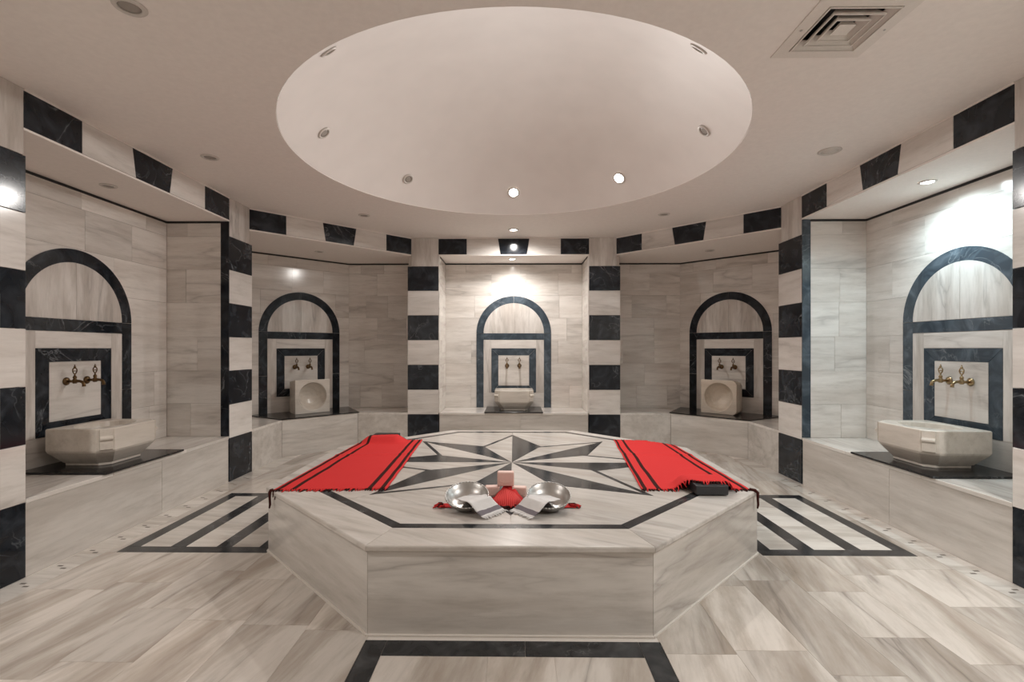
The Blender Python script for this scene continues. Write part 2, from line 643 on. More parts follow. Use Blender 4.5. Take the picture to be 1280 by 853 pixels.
def backing(parent_name, segs, z0=-0.01, z1=H + 0.01, th=0.1, off=0.022):
    bm = bmesh.new()
    for p0, p1 in segs:
        p0, p1 = Vector(p0), Vector(p1)
        d = (p1 - p0).normalized()
        n = Vector((-d.y, d.x))
        q = [p0 + n * off - d * 0.02, p1 + n * off + d * 0.02, p1 + n * (off + th) + d * 0.02, p0 + n * (off + th) - d * 0.02]
        prism_bm(bm, [tuple(v) for v in q], z0, z1, 'xy')
    return bm


ANG = {'back': 0.0, 'left': PI / 2, 'right': -PI / 2, 'back_left': PI / 4, 'back_right': -PI / 4}
NICHE = {'back': 'the middle niche at the far end', 'left': 'the left side niche', 'right': 'the brightly lit right side niche',
         'back_left': 'the shadowed niche at the far left corner', 'back_right': 'the shadowed niche at the far right corner'}
walls = {}
for side in ('back', 'left', 'right'):
    yb = A + D
    seg = [((-PO - 0.02, yb), (PO + 0.02, yb))]
    wl = struct(from_bm('wall_' + side, backing(side, seg), M_GROUT, loc=CENTRE, rz=ANG[side]))
    walls[side] = wl
    wall_face(wl, (-O, yb), (O, yb), ROWS, seed={'back': 5, 'left': 11, 'right': 23}[side])
    # cheeks of the niche: a black edging strip (not in the middle niche), then tiles
    for s in (-1, 1):
        strip = 0.085
        zz = (ZB + 0.002, ZT - 0.002)
        xs = (O, O + 0.012) if s > 0 else (-O - 0.012, -O)
        near = (side, s) in (('left', -1), ('right', 1))
        box('edging_strip', wl, M_BLOCK if side == 'back' else M_BLACK_LIT if side == 'right' else M_BLACK, xs, (A + (0.052 if near else 0.001), A + strip), zz)
        if s > 0:
            wall_face(wl, (O, yb), (O, A + strip), ROWS, seed=31 + len(side), th=0.012, wide=(0.28, 0.6))
        else:
            wall_face(wl, (-O, A + strip), (-O, yb), ROWS, seed=41 + len(side), th=0.012, wide=(0.28, 0.6))
    # black shadow strip below the soffit
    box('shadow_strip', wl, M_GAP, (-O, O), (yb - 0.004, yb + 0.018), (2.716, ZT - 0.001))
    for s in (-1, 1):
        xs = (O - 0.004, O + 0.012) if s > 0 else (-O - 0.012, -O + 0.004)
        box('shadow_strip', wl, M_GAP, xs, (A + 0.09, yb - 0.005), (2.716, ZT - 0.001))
    box('soffit', wl, M_PLASTER, (-O - 0.012, O + 0.012), (A + 0.0, yb + 0.02), (ZT, ZT + 0.014))

for side in ('back_left', 'back_right'):
    pts = [(-(A + D - PO) / S2, (A + D + PO) / S2), (-(A + D - C2) / S2, DO), ((A + D - C2) / S2, DO), ((A + D - PO) / S2, (A + D + PO) / S2)]
    segs = list(zip(pts, pts[1:]))
    wl = struct(from_bm('wall_' + side, backing(side, segs), M_GROUT, loc=CENTRE, rz=ANG[side]))
    walls[side] = wl
    for i, (p0, p1) in enumerate(segs):
        wall_face(wl, p0, p1, ROWS, seed=100 + 7 * i + len(side), wide=(0.3, 0.75))
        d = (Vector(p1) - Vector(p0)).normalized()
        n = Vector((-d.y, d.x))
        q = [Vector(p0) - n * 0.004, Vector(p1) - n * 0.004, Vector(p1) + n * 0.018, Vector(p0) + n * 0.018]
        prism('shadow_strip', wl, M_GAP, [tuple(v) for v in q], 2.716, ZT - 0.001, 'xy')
    poly = [(-HALF, DD), (HALF, DD), pts[3], pts[2], pts[1], pts[0]]
    prism('soffit', wl, M_PLASTER, poly, ZT, ZT + 0.014, 'xy')

# walls beside and behind the camera
for side, ang in (('front_left', 3 * PI / 4), ('front_right', -3 * PI / 4)):
    pts = [(-(A + D - PO) / S2, (A + D + PO) / S2), (-(A + D - C2) / S2, DO), ((A + D - C2) / S2, DO), ((A + D - PO) / S2, (A + D + PO) / S2)]
    wl = struct(from_bm('wall_' + side, backing(side, list(zip(pts, pts[1:])), off=0.0), M_BENCH, loc=CENTRE, rz=ang))
    wl.location.z = (H + 0.01 - 0.01) / 2
    c0 = Vector([0, 0, 0])
    prism('soffit', wl, M_PLASTER, [(-HALF, DD), (HALF, DD), pts[3], pts[2], pts[1], pts[0]], ZT - H / 2, ZT - H / 2 + 0.014, 'xy')
    box('header', wl, M_BLOCK, (-HALF, HALF), (DD, DD + 0.05), (ZT + 0.016 - H / 2, H / 2 - 0.002))
bm = bmesh.new()
for x0, x1, y0, y1 in ((-1.62, -1.12, -3.66, -3.56), (1.12, 1.62, -3.66, -3.56), (-1.72, -1.62, -5.6, -3.56), (1.62, 1.72, -5.6, -3.56), (-1.72, 1.72, -5.7, -5.6)):
    prism_bm(bm, rect(x0, x1, y0, y1), -0.01, 2.74, 'xy')
wall_front = struct(from_bm('wall_front', bm, M_HALL, loc=CENTRE))
for v in wall_front.data.vertices:
    pass
wall_front.location = (0, YC - 4.63, (2.74 - 0.01) / 2)
box('soffit', wall_front, M_PLASTER, (-1.72, 1.72), (-1.07, 1.66), (1.3, 1.42))
# close the ceiling square above the hall's edge and the gap between the outer walls
for sx_ in (-1, 1):
    for sy_ in (-1, 1):
        pass


# ------------------------------------------------------------------ striped pillars
def pillar(side, s, label, ang=None, o=O):
    t = thing('striped_pillar', label, 'pillar', CENTRE, ANG[side] if ang is None else ang, 'striped pillars between the niches')
    e_ = 0.0 if (side, s) in (('left', -1), ('right', 1)) else 0.0125
    x0, x1 = (o + e_, PO) if s > 0 else (-PO, -o - e_)
    for i, (z0, z1) in enumerate(zip(BANDS, BANDS[1:])):
        box('block', t, M_BLACK if i % 2 == 0 else M_BLOCK, (x0, x1), (A, A + 0.05), (z0 + GAP, z1 - GAP), bev=0.002)
    xa, xb = (o + 0.0125, C - 0.001) if s > 0 else (-C + 0.001, -o - 0.0125)
    box('block', t, M_VERT, (xa, xb), (A, A + 0.05), (BANDS[-1] + GAP, H - 0.002), bev=0.002)
    xa, xb = (o + 0.014, PO - 0.004) if s > 0 else (-PO + 0.004, -o - 0.014)
    box('core', t, M_BENCH if ang is not None else M_GROUT, (xa, xb), (A + 0.051, A + D + 0.02), (0.0, ZT - 0.003))
    xa, xb = (o + 0.014, C - 0.06) if s > 0 else (-C + 0.06, -o - 0.014)
    box('core', t, M_GROUT, (xa, xb), (A + 0.051, A + D + 0.02), (ZT + 0.016, H - 0.002))
    return t


pillar('back', -1, 'black and white striped pillar on the left of the middle far niche')
pillar('back', 1, 'black and white striped pillar on the right of the middle far niche')
pillar('left', 1, 'black and white striped pillar between the left side niche and the far left corner niche')
pillar('left', -1, 'black and white striped pillar at the left picture edge, near end of the left niche')
pillar('right', -1, 'black and white striped pillar between the right side niche and the far right corner niche')
pillar('right', 1, 'black and white striped pillar at the right picture edge, near end of the right niche')
pillar('back', 1, 'striped entrance pillar nearest the camera on the left, a dark sliver at the picture edge', PI, 1.088)
pillar('back', -1, 'striped entrance pillar nearest the camera on the right, a dark sliver at the picture edge', PI, 1.078)


# ------------------------------------------------------------------ lintels of alternating blocks
def lintel(label, ang, dist, half, n_group='lintels above the niches'):
    t = thing('lintel', label, 'lintel', CENTRE, ang, n_group)
    k = half / 1.065
    xs_t = [-1.065 * k, -0.665 * k, -0.222 * k, 0.222 * k, 0.665 * k, 1.065 * k]
    xs_b = [-1.065 * k, -0.665 * k, -0.187 * k, 0.187 * k, 0.665 * k, 1.065 * k]
    for i in range(5):
        g = GAP
        poly = [(xs_b[i] + g, ZT + 0.017), (xs_b[i + 1] - g, ZT + 0.017), (xs_t[i + 1] - g, H - 0.014), (xs_t[i] + g, H - 0.014)]
        prism('keystone' if i == 2 else 'block', t, M_BLACK if i % 2 == 0 else M_BLOCK, poly, dist, dist + 0.03)
    box('core', t, M_GROUT, (-half + 0.003, half - 0.003), (dist + 0.031, dist + 0.08), (ZT + 0.016, H - 0.003))
    box('light_line', t, M_PLASTER, (-half + 0.001, half - 0.001), (dist - 0.004, dist + 0.03), (H - 0.013, H - 0.001))  # pale strip added to stand for the lit line below the ceiling
    return t


lintel('lintel of black and white marble blocks over the middle far niche', 0, A, O + 0.012)
lintel('lintel of black and white marble blocks over the left side niche', PI / 2, A, O + 0.012)
lintel('lintel of black and white marble blocks over the bright right side niche', -PI / 2, A, O + 0.012)
lintel('lintel of black and white marble blocks over the far left corner niche', PI / 4, DD, HALF)
lintel('lintel of black and white marble blocks over the far right corner niche', -PI / 4, DD, HALF)
box('header', wall_front, M_BLOCK, (-1.10, 1.10), (YC - A - 0.6 - (YC - 4.63), YC - A - (YC - 4.63)), (2.75 - 1.365, H - 0.002 - 1.365))


# ------------------------------------------------------------------ benches and the black slabs under the basins
def bench_axis(side, label):
    t = thing('bench', label, 'bench', CENTRE, ANG[side], 'marble benches in the niches')
    for x0, x1 in ((-O, 0.1), (0.1, O)):
        box('front_panel', t, M_BENCH, (x0 + GAP, x1 - GAP), (A + 0.004, A + 0.034), (0.0, ZB - 0.031))
    for x0, x1 in ((-O, -0.41), (-0.41, 0.41), (0.41, O)):
        box('seat_slab', t, M_WALL, (x0 + GAP, x1 - GAP), (A - 0.002, A + D), (ZB - 0.03, ZB), bev=0.003)
    box('core', t, M_GROUT, (-O, O), (A + 0.035, A + D - 0.01), (0.0, ZB - 0.031))
    return t


bench_axis('back', 'low pale marble bench in the middle far niche')
bench_axis('left', 'low pale marble bench along the left side niche')
bench_axis('right', 'low pale marble bench along the bright right side niche')


def rotp(p, sgn=1):
    return p


def bench_diag(side, label):
    t = thing('bench', label, 'bench', CENTRE, ANG[side], 'marble benches in the niches')
    r = lambda X, Y: ((X - Y) / S2, (X + Y) / S2)
    f = [r(PO, A), r(CB, A), r(A, CB), r(A, PO)]
    b = [r(A + D - 0.002, PO), r(A + D - 0.002, C2), r(C2, A + D - 0.002), r(PO, A + D - 0.002)]
    for p0, p1 in zip(f, f[1:]):
        d = (Vector(p1) - Vector(p0)).normalized()
        n = Vector((-d.y, d.x))
        q = [Vector(p0) + d * 0.002, Vector(p1) - d * 0.002, Vector(p1) - d * 0.002 + n * 0.03, Vector(p0) + d * 0.002 + n * 0.03]
        prism('front_panel', t, M_BENCH, [tuple(v) for v in q], 0.0, ZB - 0.031, 'xy')
    for poly in ([f[0], f[1], b[2], b[3]], [f[1], f[2], b[1], b[2]], [f[2], f[3], b[0], b[1]]):
        prism('seat_slab', t, M_WALL, shrink(poly, GAP), ZB - 0.03, ZB, 'xy')
    core = shrink([f[0], f[1], f[2], f[3], b[0], b[1], b[2], b[3]], 0.045)
    prism('core', t, M_GROUT, core, 0.0, ZB - 0.031, 'xy')
    return t


bench_diag('back_left', 'angled pale marble bench in the far left corner niche')
bench_diag('back_right', 'angled pale marble bench in the far right corner niche')

G_SHELF = 'black slabs under the basins'
U = {'back': 0.0, 'left': -0.08, 'right': 0.11}
for side, what in (('back', 'thin black marble slab on the bench under the basin of the middle far niche'),
                   ('left', 'thin black marble slab on the bench under the left side basin'),
                   ('right', 'thin black marble slab on the bench under the right side basin')):
    m_ = Matrix.Translation(CENTRE) @ Matrix.Rotation(ANG[side], 4, 'Z')
    bm = bmesh.new()
    u = U[side]
    prism_bm(bm, [(u - 0.42, A - 0.022), (u + 0.42, A - 0.022), (u + 0.42, A + D - 0.012), (u - 0.42, A + D - 0.012)], 0.0, 0.016, 'xy')
    bmesh.ops.bevel(bm, geom=bm.edges[:], offset=0.002, segments=1, affect='EDGES')
    o = from_bm('basin_shelf', bm, M_SHELF, None, loc=CENTRE, rz=ANG[side])
    o.location = (0, YC, ZB + 0.0005)
    tag(o, what, 'slab', G_SHELF)
for side, what in (('back_left', 'thin black marble slab under the tipped basin of the far left corner'),
                   ('back_right', 'thin black marble slab under the tipped basin of the far right corner')):
    bm = bmesh.new()
    prism_bm(bm, [(-0.54, DB - 0.012), (0.54, DB - 0.012), (0.725, DO - 0.012), (-0.725, DO - 0.012)], 0.0, 0.014, 'xy')
    o = from_bm('basin_shelf', bm, M_SHELF, None, loc=CENTRE, rz=ANG[side])
    o.location = (0, YC, ZB + 0.0005)
    tag(o, what, 'slab', G_SHELF)


# ------------------------------------------------------------------ arched surrounds on the niche walls
def arch_surround(side, yw, label, blk=None):
    blk = blk or M_BLACK
    t = thing('arch_surround', label, 'arch', CENTRE, ANG[side], 'black arches on the niche walls')
    f0, f1 = yw - 0.006, yw - 0.0008
    RO, RI, ZS = 0.583, 0.472, 1.64
    n = 20
    for s in (-1, 1):
        a0, a1 = (PI / 2 + 0.002, PI) if s < 0 else (0, PI / 2 - 0.002)
        out = [(RO * math.cos(a0 + (a1 - a0) * k / n), ZS + RO * math.sin(a0 + (a1 - a0) * k / n)) for k in range(n + 1)]
        inn = [(RI * math.cos(a1 + (a0 - a1) * k / n), ZS + RI * math.sin(a1 + (a0 - a1) * k / n)) for k in range(n + 1)]
        prism('arch_ring', t, blk, out + inn, f0, f1)
        x0, x1 = (RI, RO) if s > 0 else (-RO, -RI)
        box('post', t, blk, (x0, x1), (f0, f1), (1.02, ZS - 0.003))
        box('post', t, blk, (x0, x1), (f0, f1), (ZB + 0.002, 1.017))
        tp = [(0.0015 * s, ZS + 0.002)] + [((RI - 0.002) * math.cos(PI / 2 * k / n) * s, ZS + 0.002 + (RI - 0.003) * math.sin(PI / 2 * k / n)) for k in range(n)] + [(0.0015 * s, ZS + RI - 0.002)]
        prism('tympanum_panel', t, M_VERT, tp, f0, f1)
        xs = (0.352, RI - 0.002) if s > 0 else (-RI + 0.002, -0.352)
        box('pale_border', t, M_VERT, xs, (f0, f1), (0.712, 1.536))
    box('crossbar', t, blk, (-RI + 0.002, RI - 0.002), (f0, f1), (1.54, ZS - 0.001))
    box('pale_border', t, M_BLOCK, (-0.351, 0.351), (f0, f1), (1.407, 1.536))
    box('pale_border', t, M_BLOCK, (-RI + 0.002, RI - 0.002), (f0, f1), (ZB + 0.002, 0.710))
    a, b, z0, z1, y0, y1 = 0.349, 0.24, 0.714, 1.404, 0.823, 1.295
    g = 0.001
    for q in ([(-a, z1), (a, z1), (b - g, y1), (-b + g, y1)], [(a, z1), (a, z0), (b, y0 + g), (b, y1 - g)],
              [(a, z0), (-a, z0), (-b + g, y0), (b - g, y0)], [(-a, z0), (-a, z1), (-b, y1 - g), (-b, y0 + g)]):
        prism('square_frame', t, blk, shrink(q, 0.0008), f0, f1)
    box('tap_panel', t, M_WALL, (-b + 0.0015, b - 0.0015), (f0, f1), (y0 + 0.0015, y1 - 0.0015))
    return t


arch_surround('back', A + D, 'black marble arch framing a square on the wall of the middle far niche', M_BLACK_LIT)
arch_surround('left', A + D, 'black marble arch framing a square on the wall of the left side niche')
arch_surround('right', A + D, 'black marble arch framing a square on the bright right niche wall', M_BLACK_LIT)
arch_surround('back_left', DO, 'black marble arch on the dim wall of the far left corner niche')
arch_surround('back_right', DO, 'black marble arch on the dim wall of the far right corner niche')


# ------------------------------------------------------------------ taps
def make_tap(label, mat):
    t = thing('wall_tap', label, 'tap', group='brass taps on the niche walls')
    rx = Matrix.Rotation(PI / 2, 4, 'X')      # lathe axis z -> -y (towards the room)
    lathe('flange', [(0, 0), (0.032, 0), (0.033, 0.006), (0.024, 0.013), (0.014, 0.018), (0, 0.018)], mat, t, 20, mat4=rx)
    bm = bmesh.new()
    tube_bm(bm, [(0, -0.012, 0), (0, -0.05, 0), (0, -0.085, 0.002), (0, -0.115, 0.001), (0, -0.138, -0.008), (0, -0.146, -0.026), (0, -0.147, -0.042)],
            [0.010, 0.011, 0.013, 0.011, 0.0115, 0.012, 0.0135], 12)
    from_bm('spout', bm, mat, t, True)
    vl = lathe('valve', [(0, -0.018), (0.013, -0.018), (0.018, -0.008), (0.019, 0.006), (0.014, 0.016), (0.010, 0.022), (0.014, 0.030), (0.013, 0.038), (0.007, 0.046), (0, 0.048)], mat, t, 16, loc=(0, -0.072, 0))
    # openwork leaf handle: a stem, a ring and a small trefoil
    bm = bmesh.new()
    tube_bm(bm, [(0, 0, 0.044), (0, 0, 0.062)], [0.006, 0.005], 8)
    for k in range(14):
        a0, a1 = 2 * PI * k / 14, 2 * PI * (k + 1) / 14
        tube_bm(bm, [(0.019 * math.sin(a0) * (1 - 0.25 * math.cos(a0)), 0, 0.084 - 0.024 * math.cos(a0)), (0.019 * math.sin(a1) * (1 - 0.25 * math.cos(a1)), 0, 0.084 - 0.024 * math.cos(a1))], 0.0048, 6)
    tube_bm(bm, [(-0.018, 0, 0.084), (0.018, 0, 0.084)], 0.004, 6)
    bmesh.ops.create_icosphere(bm, subdivisions=2, radius=0.009, matrix=Matrix.Translation((0, 0, 0.116)))
    bmesh.ops.create_icosphere(bm, subdivisions=1, radius=0.006, matrix=Matrix.Translation((0, 0, 0.130)))
    from_bm('handle', bm, mat, vl, True).location.y = 0.0
    return t


def copy_tree(t, label):
    r = t.copy()
    COL.objects.link(r)
    r['label'] = label
    for ch in list(t.children):
        c = ch.copy()
        COL.objects.link(c)
        c.parent = r
        for g in list(ch.children):
            d = g.copy()
            COL.objects.link(d)
            d.parent = c
    return r


protos = {}
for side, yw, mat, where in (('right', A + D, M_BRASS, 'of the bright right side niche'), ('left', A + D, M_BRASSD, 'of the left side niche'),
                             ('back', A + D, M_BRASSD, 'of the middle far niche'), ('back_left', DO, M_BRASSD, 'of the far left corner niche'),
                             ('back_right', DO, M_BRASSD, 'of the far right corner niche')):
    for s in (-1, 1):
        hand = {'left': ('nearer', 'farther'), 'right': ('farther', 'nearer')}.get(side, ('left', 'right'))[0 if s < 0 else 1]
        lab = 'brass tap with openwork handle, the %s of the pair %s' % (hand, where)
        tp = make_tap(lab, mat) if mat.name not in protos else copy_tree(protos[mat.name], lab)
        protos.setdefault(mat.name, tp)
        loc = Matrix.Rotation(ANG[side], 4, 'Z') @ Vector((0.096 * s - (0.008 if side == 'back' else 0), yw - 0.0065, 1.135))
        tp.location = (loc.x, YC + loc.y, loc.z)
        tp.rotation_euler = (0, 0, ANG[side])


# ------------------------------------------------------------------ basins
def basin_bm():
    """Kurna: chamfered block with a lug at each front corner, tapered underside and an oval bowl. Front is -y."""
    bm = bmesh.new()
    W, Dp, Hh = 0.285, 0.235, 0.295

    def ringp(w, d, c, z):
        return [bm.verts.new(p + (z,)) for p in ((-w, d), (-w, -d + c), (-w + c * 0.9, -d), (w - c * 0.9, -d), (w, -d + c), (w, d))]
    rings = [ringp(W - 0.085, Dp - 0.075, 0.06, 0.0), ringp(W - 0.085, Dp - 0.075, 0.06, 0.022), ringp(W - 0.075, Dp - 0.068, 0.07, 0.024),
             ringp(W - 0.006, Dp - 0.006, 0.085, 0.112), ringp(W, Dp, 0.085, 0.128), ringp(W, Dp, 0.085, Hh - 0.006), ringp(W - 0.006, Dp - 0.006, 0.083, Hh)]
    bm.faces.new(rings[0][::-1])
    for a, b in zip(rings, rings[1:]):
        for k in range(6):
            j = (k + 1) % 6
            bm.faces.new((a[k], a[j], b[j], b[k]))
    # rim with an oval bowl
    seg = 36
    prev = None
    top = rings[-1]
    prof = [(1.0, Hh), (0.965, Hh - 0.008), (0.93, Hh - 0.04), (0.82, Hh - 0.10), (0.6, Hh - 0.145), (0.3, Hh - 0.165)]
    ovals = []
    for f, z in prof:
        ovals.append([bm.verts.new((0.225 * f * math.cos(2 * PI * k / seg), 0.01 + 0.175 * f * math.sin(2 * PI * k / seg), z)) for k in range(seg)])
    for a, b in zip(ovals, ovals[1:]):
        for k in range(seg):
            j = (k + 1) % seg
            bm.faces.new((a[k], b[k], b[j], a[j]))
    bm.faces.new(ovals[-1])
    e1 = [bm.edges.get((top[k], top[(k + 1) % 6])) for k in range(6)]
    e2 = [bm.edges.get((ovals[0][k], ovals[0][(k + 1) % seg])) for k in range(seg)]
    bmesh.ops.triangle_fill(bm, edges=e1 + e2, use_beauty=True)
    return bm


def lug_bm(s):
    bm = bmesh.new()
    c = Vector((s * 0.247, -0.199, 0.0))
    d = Vector((s * 0.74, 0.0, 0.0)) * 0
    nrm = Vector((s * 0.68, -0.73, 0)).normalized()
    tng = Vector((nrm.y, -nrm.x, 0))
    prof = [(-0.004, 0.291), (0.008, 0.291), (0.010, 0.240), (0.026, 0.226), (0.026, 0.213), (0.010, 0.198), (0.008, 0.135), (-0.004, 0.128)]
    n = len(prof)
    a = [bm.verts.new(c + nrm * p + tng * 0.040 + Vector((0, 0, z))) for p, z in prof]
    b = [bm.verts.new(c + nrm * p - tng * 0.040 + Vector((0, 0, z))) for p, z in prof]
    bm.faces.new(a)
    bm.faces.new(b[::-1])
    for i in range(n):
        j = (i + 1) % n
        bm.faces.new((a[i], b[i], b[j], a[j]))
    return bm


def bevelled(o, wdt=0.005, seg=2):
    m = o.modifiers.new('soft_edges', 'BEVEL')
    m.width = wdt
    m.segments = seg
    m.limit_method = 'ANGLE'
    m.angle_limit = 0.5
    return o


G_BASIN = 'carved marble wash basins'
bt = None
for side, lab, u in (('left', 'carved white marble wash basin standing on the left side bench', -0.09),
                     ('right', 'carved white marble wash basin standing on the bright right side bench', 0.09),
                     ('back', 'carved white marble wash basin standing in the middle far niche', 0.006)):
    loc = Matrix.Rotation(ANG[side], 4, 'Z') @ Vector((u, A + D - 0.34, ZB + 0.017))
    if bt is None:
        bt = thing('wash_basin', lab, 'basin', group=G_BASIN)
        bb = bevelled(from_bm('bowl_block', basin_bm(), M_BASIN, bt, loc=(0, 0, 0)), 0.006)
        for s in (-1, 1):
            bevelled(from_bm('lug', lug_bm(s), M_BASIN, bt), 0.003)
        lathe('drain', [(0, 0), (0.022, 0), (0.022, 0.004), (0.014, 0.003), (0, 0.002)], M_STEEL, bb, 16, loc=(0, 0.01, 0.1305))
        o = bt
    else:
        o = copy_tree(bt, lab)
    o.location = (loc.x, YC + loc.y, loc.z)
    o.rotation_euler = (0, 0, ANG[side])


def tipped_basin(side, label, chips, mat, u):
    t = thing('square_basin', label, 'basin', (0, 0, 0), ANG[side], 'square basins tipped on edge')
    bm = bmesh.new()
    w, h, dp = 0.245, 0.47, 0.29
    n = 40
    R = 0.2
    # face outline with broken corners
    outl = [(-w, 0), (w, 0), (w, h), (-w, h)]
    if chips:
        outl = [(-w, 0), (w - 0.045, 0), (w - 0.03, 0.012), (w - 0.008, 0.03), (w, 0.05), (w, h - 0.05), (w - 0.012, h - 0.028), (w - 0.035, h - 0.008), (w - 0.06, h), (-w, h)]
    fr = [bm.verts.new((x, 0, z)) for x, z in outl]
    bk = [bm.verts.new((x * 0.86, dp, 0.03 * (1 - z / h) * 0 + z * 0.93)) for x, z in outl]
    m = len(outl)
    for i in range(m):
        j = (i + 1) % m
        bm.faces.new((fr[i], fr[j], bk[j], bk[i]))
    bm.faces.new(bk)
    prof = [(1.0, 0), (0.97, 0.006), (0.92, 0.05), (0.78, 0.11), (0.55, 0.15), (0.25, 0.17)]
    rings = [[bm.verts.new((R * f * math.cos(2 * PI * k / n), y, h * 0.5 + R * f * math.sin(2 * PI * k / n))) for k in range(n)] for f, y in prof]
    for a, b in zip(rings, rings[1:]):
        for k in range(n):
            j = (k + 1) % n
            bm.faces.new((a[k], b[k], b[j], a[j]))
    bm.faces.new(rings[-1])
    e1 = [bm.edges.get((fr[k], fr[(k + 1) % m])) for k in range(m)]
    e2 = [bm.edges.get((rings[0][k], rings[0][(k + 1) % n])) for k in range(n)]
    bmesh.ops.triangle_fill(bm, edges=e1 + e2, use_beauty=True)
    bevelled(from_bm('bowl_block', bm, mat, t, loc=(0, 0, 0)), 0.007)
    loc = Matrix.Rotation(ANG[side], 4, 'Z') @ Vector((u, 3.985, ZB + 0.0150))
    t.location = (loc.x, YC + loc.y, loc.z)
    return t


tipped_basin('back_left', 'square white basin with round bowl tipped on edge, far left corner', False, M_BASIN, 0.0)
tipped_basin('back_right', 'square cream basin with chipped corners tipped on edge, far right corner', True, M_BASIN_W, 0.025)

# ------------------------------------------------------------------ the heated platform
PXc, PYc = -0.012, YC + 0.038
HS = 0.443
plat = thing('massage_platform', 'large octagonal marble platform with a black star, in the middle of the room', 'platform', (PXc, PYc, 0))
T8 = math.tan(PI / 8)


def octv(ap, k, cy=0.0):
    r = ap / math.cos(PI / 8)
    a = PI / 8 + k * PI / 4
    return (r * math.cos(a), cy + r * math.sin(a))


AP = 1.688
prism('core', plat, M_GROUT, [octv(AP - 0.045, k) for k in range(8)], 0.001, HS - 0.034, 'xy')
for k in range(8):
    p0, p1 = octv(AP - 0.008, k), octv(AP - 0.008, k + 1)
    q0, q1 = octv(AP - 0.04, k), octv(AP - 0.04, k + 1)
    bm = bmesh.new()
    Ln = (Vector(p1) - Vector(p0)).length
    dl = Ln / 2 - 0.0012
    inn = (Vector(q1) - Vector(q0)).length / 2 - 0.0012
    prism_bm(bm, [(-dl, 0), (dl, 0), (inn, 0.032), (-inn, 0.032)], 0.006, HS - 0.0335, 'xy')
    mid = (Vector(p0) + Vector(p1)) / 2
    ang = PI / 4 * (k + 1)
    o = from_bm('side_panel', bm, M_PLAT, plat, loc=(mid.x, mid.y, 0), rz=ang + PI / 2)
    bm = bmesh.new()
    prism_bm(bm, [(-dl - 0.004, -0.010), (dl + 0.004, -0.010), (dl, 0), (-dl, 0)], 0.0, 0.008, 'xy')
    from_bm('base_seam', bm, M_GROUT, plat, loc=(mid.x, mid.y, 0), rz=ang + PI / 2)

IY = 0.06                                # the inlay sits a little towards the back
BO, BI = 1.515, 1.452
zt0, zt1 = HS - 0.033, HS
prism('bed', plat, M_GROUT, [octv(AP - 0.05, k) for k in range(8)], HS - 0.0335, HS - 0.0215, 'xy')


def toppiece(name, mat, poly, g=0.0012, z0=HS - 0.021, bev=0.0):
    return prism(name, plat, mat, shrink(poly, g), z0, zt1, 'xy', bev)


for k in range(8):
    a, b = octv(AP + 0.006, k), octv(AP + 0.006, k + 1)
    c, d = octv(BO, k, IY), octv(BO, k + 1, IY)
    # edge slab with a rounded nose
    bm = bmesh.new()
    poly = shrink([a, b, d, c], 0.001)
    prism_bm(bm, poly, zt0, zt1, 'xy')
    bm.edges.ensure_lookup_table()
    es = [e for e in bm.edges if all(oct_dist > AP - 0.002 for oct_dist in
          (max(abs(v.co.x), abs(v.co.y), (abs(v.co.x) + abs(v.co.y)) / S2) for v in e.verts)) and abs(e.verts[0].co.z - e.verts[1].co.z) < 1e-5]
    bmesh.ops.recalc_face_normals(bm, faces=bm.faces[:])
    bmesh.ops.bevel(bm, geom=es, offset=0.009, segments=3, affect='EDGES', profile=0.5)
    from_bm('edge_slab', bm, M_TOP, plat)
    e, f = octv(BI, k, IY), octv(BI, k + 1, IY)
    toppiece('border_strip', M_BLACKT, [c, d, f, e])

RT, RI_ = 1.315, 0.735
for k in range(8):
    at = k * PI / 4                                     # direction of a tip
    tip = Vector((RT * math.cos(at), RT * math.sin(at)))
    ri = RI_ if k % 2 == 0 else RI_ * 0.985
    cw = Vector((ri * math.cos(at - PI / 8), ri * math.sin(at - PI / 8)))
    ccw = Vector((ri * math.cos(at + PI / 8), ri * math.sin(at + PI / 8)))
    o_ = Vector((0, 0))
    off = Vector((0, IY))
    toppiece('star_dark_half', M_BLACKT, [tuple(o_ + off), tuple(cw + off), tuple(tip + off)], 0.0006)
    # pale half with a dark line along its outer edge
    dirn = (ccw - tip).normalized()
    nrm = Vector((dirn.y, -dirn.x))
    if nrm.dot(o_ - tip) < 0:
        nrm = -nrm
    wl_ = 0.034
    # cut points of the inner side of the line
    def cutx(p, q):
        # where the line tip+nrm*w + t*dirn meets segment p-q
        a_ = tip + nrm * wl_
        e_ = q - p
        cr = dirn.x * e_.y - dirn.y * e_.x
        t_ = ((p.x - a_.x) * e_.y - (p.y - a_.y) * e_.x) / cr
        return a_ + dirn * t_
    c1 = cutx(o_, tip)
    c2 = cutx(o_, ccw)
    toppiece('star_outline', M_BLACKT, [tuple(tip + off), tuple(ccw + off), tuple(c2 + off), tuple(c1 + off)], 0.0004)
    toppiece('star_pale_half', M_TOP, [tuple(o_ + off), tuple(c1 + off), tuple(c2 + off)], 0.0006)
    # pale field between this tip and the next
    a2 = at + PI / 4
    tip2 = Vector((RT * math.cos(a2), RT * math.sin(a2)))
    m1 = Vector((BI * math.cos(at), BI * math.sin(at)))
    m2 = Vector((BI * math.cos(a2), BI * math.sin(a2)))
    v_ = Vector(octv(BI, k))
    toppiece('pale_field', M_TOP, [tuple(p + off) for p in (tip, m1, v_, m2, tip2, ccw)], 0.001)


# ------------------------------------------------------------------ towels and head rests
def plat_edge(x, y):
    return max(abs(x), abs(y), (abs(x) + abs(y)) / S2) - AP


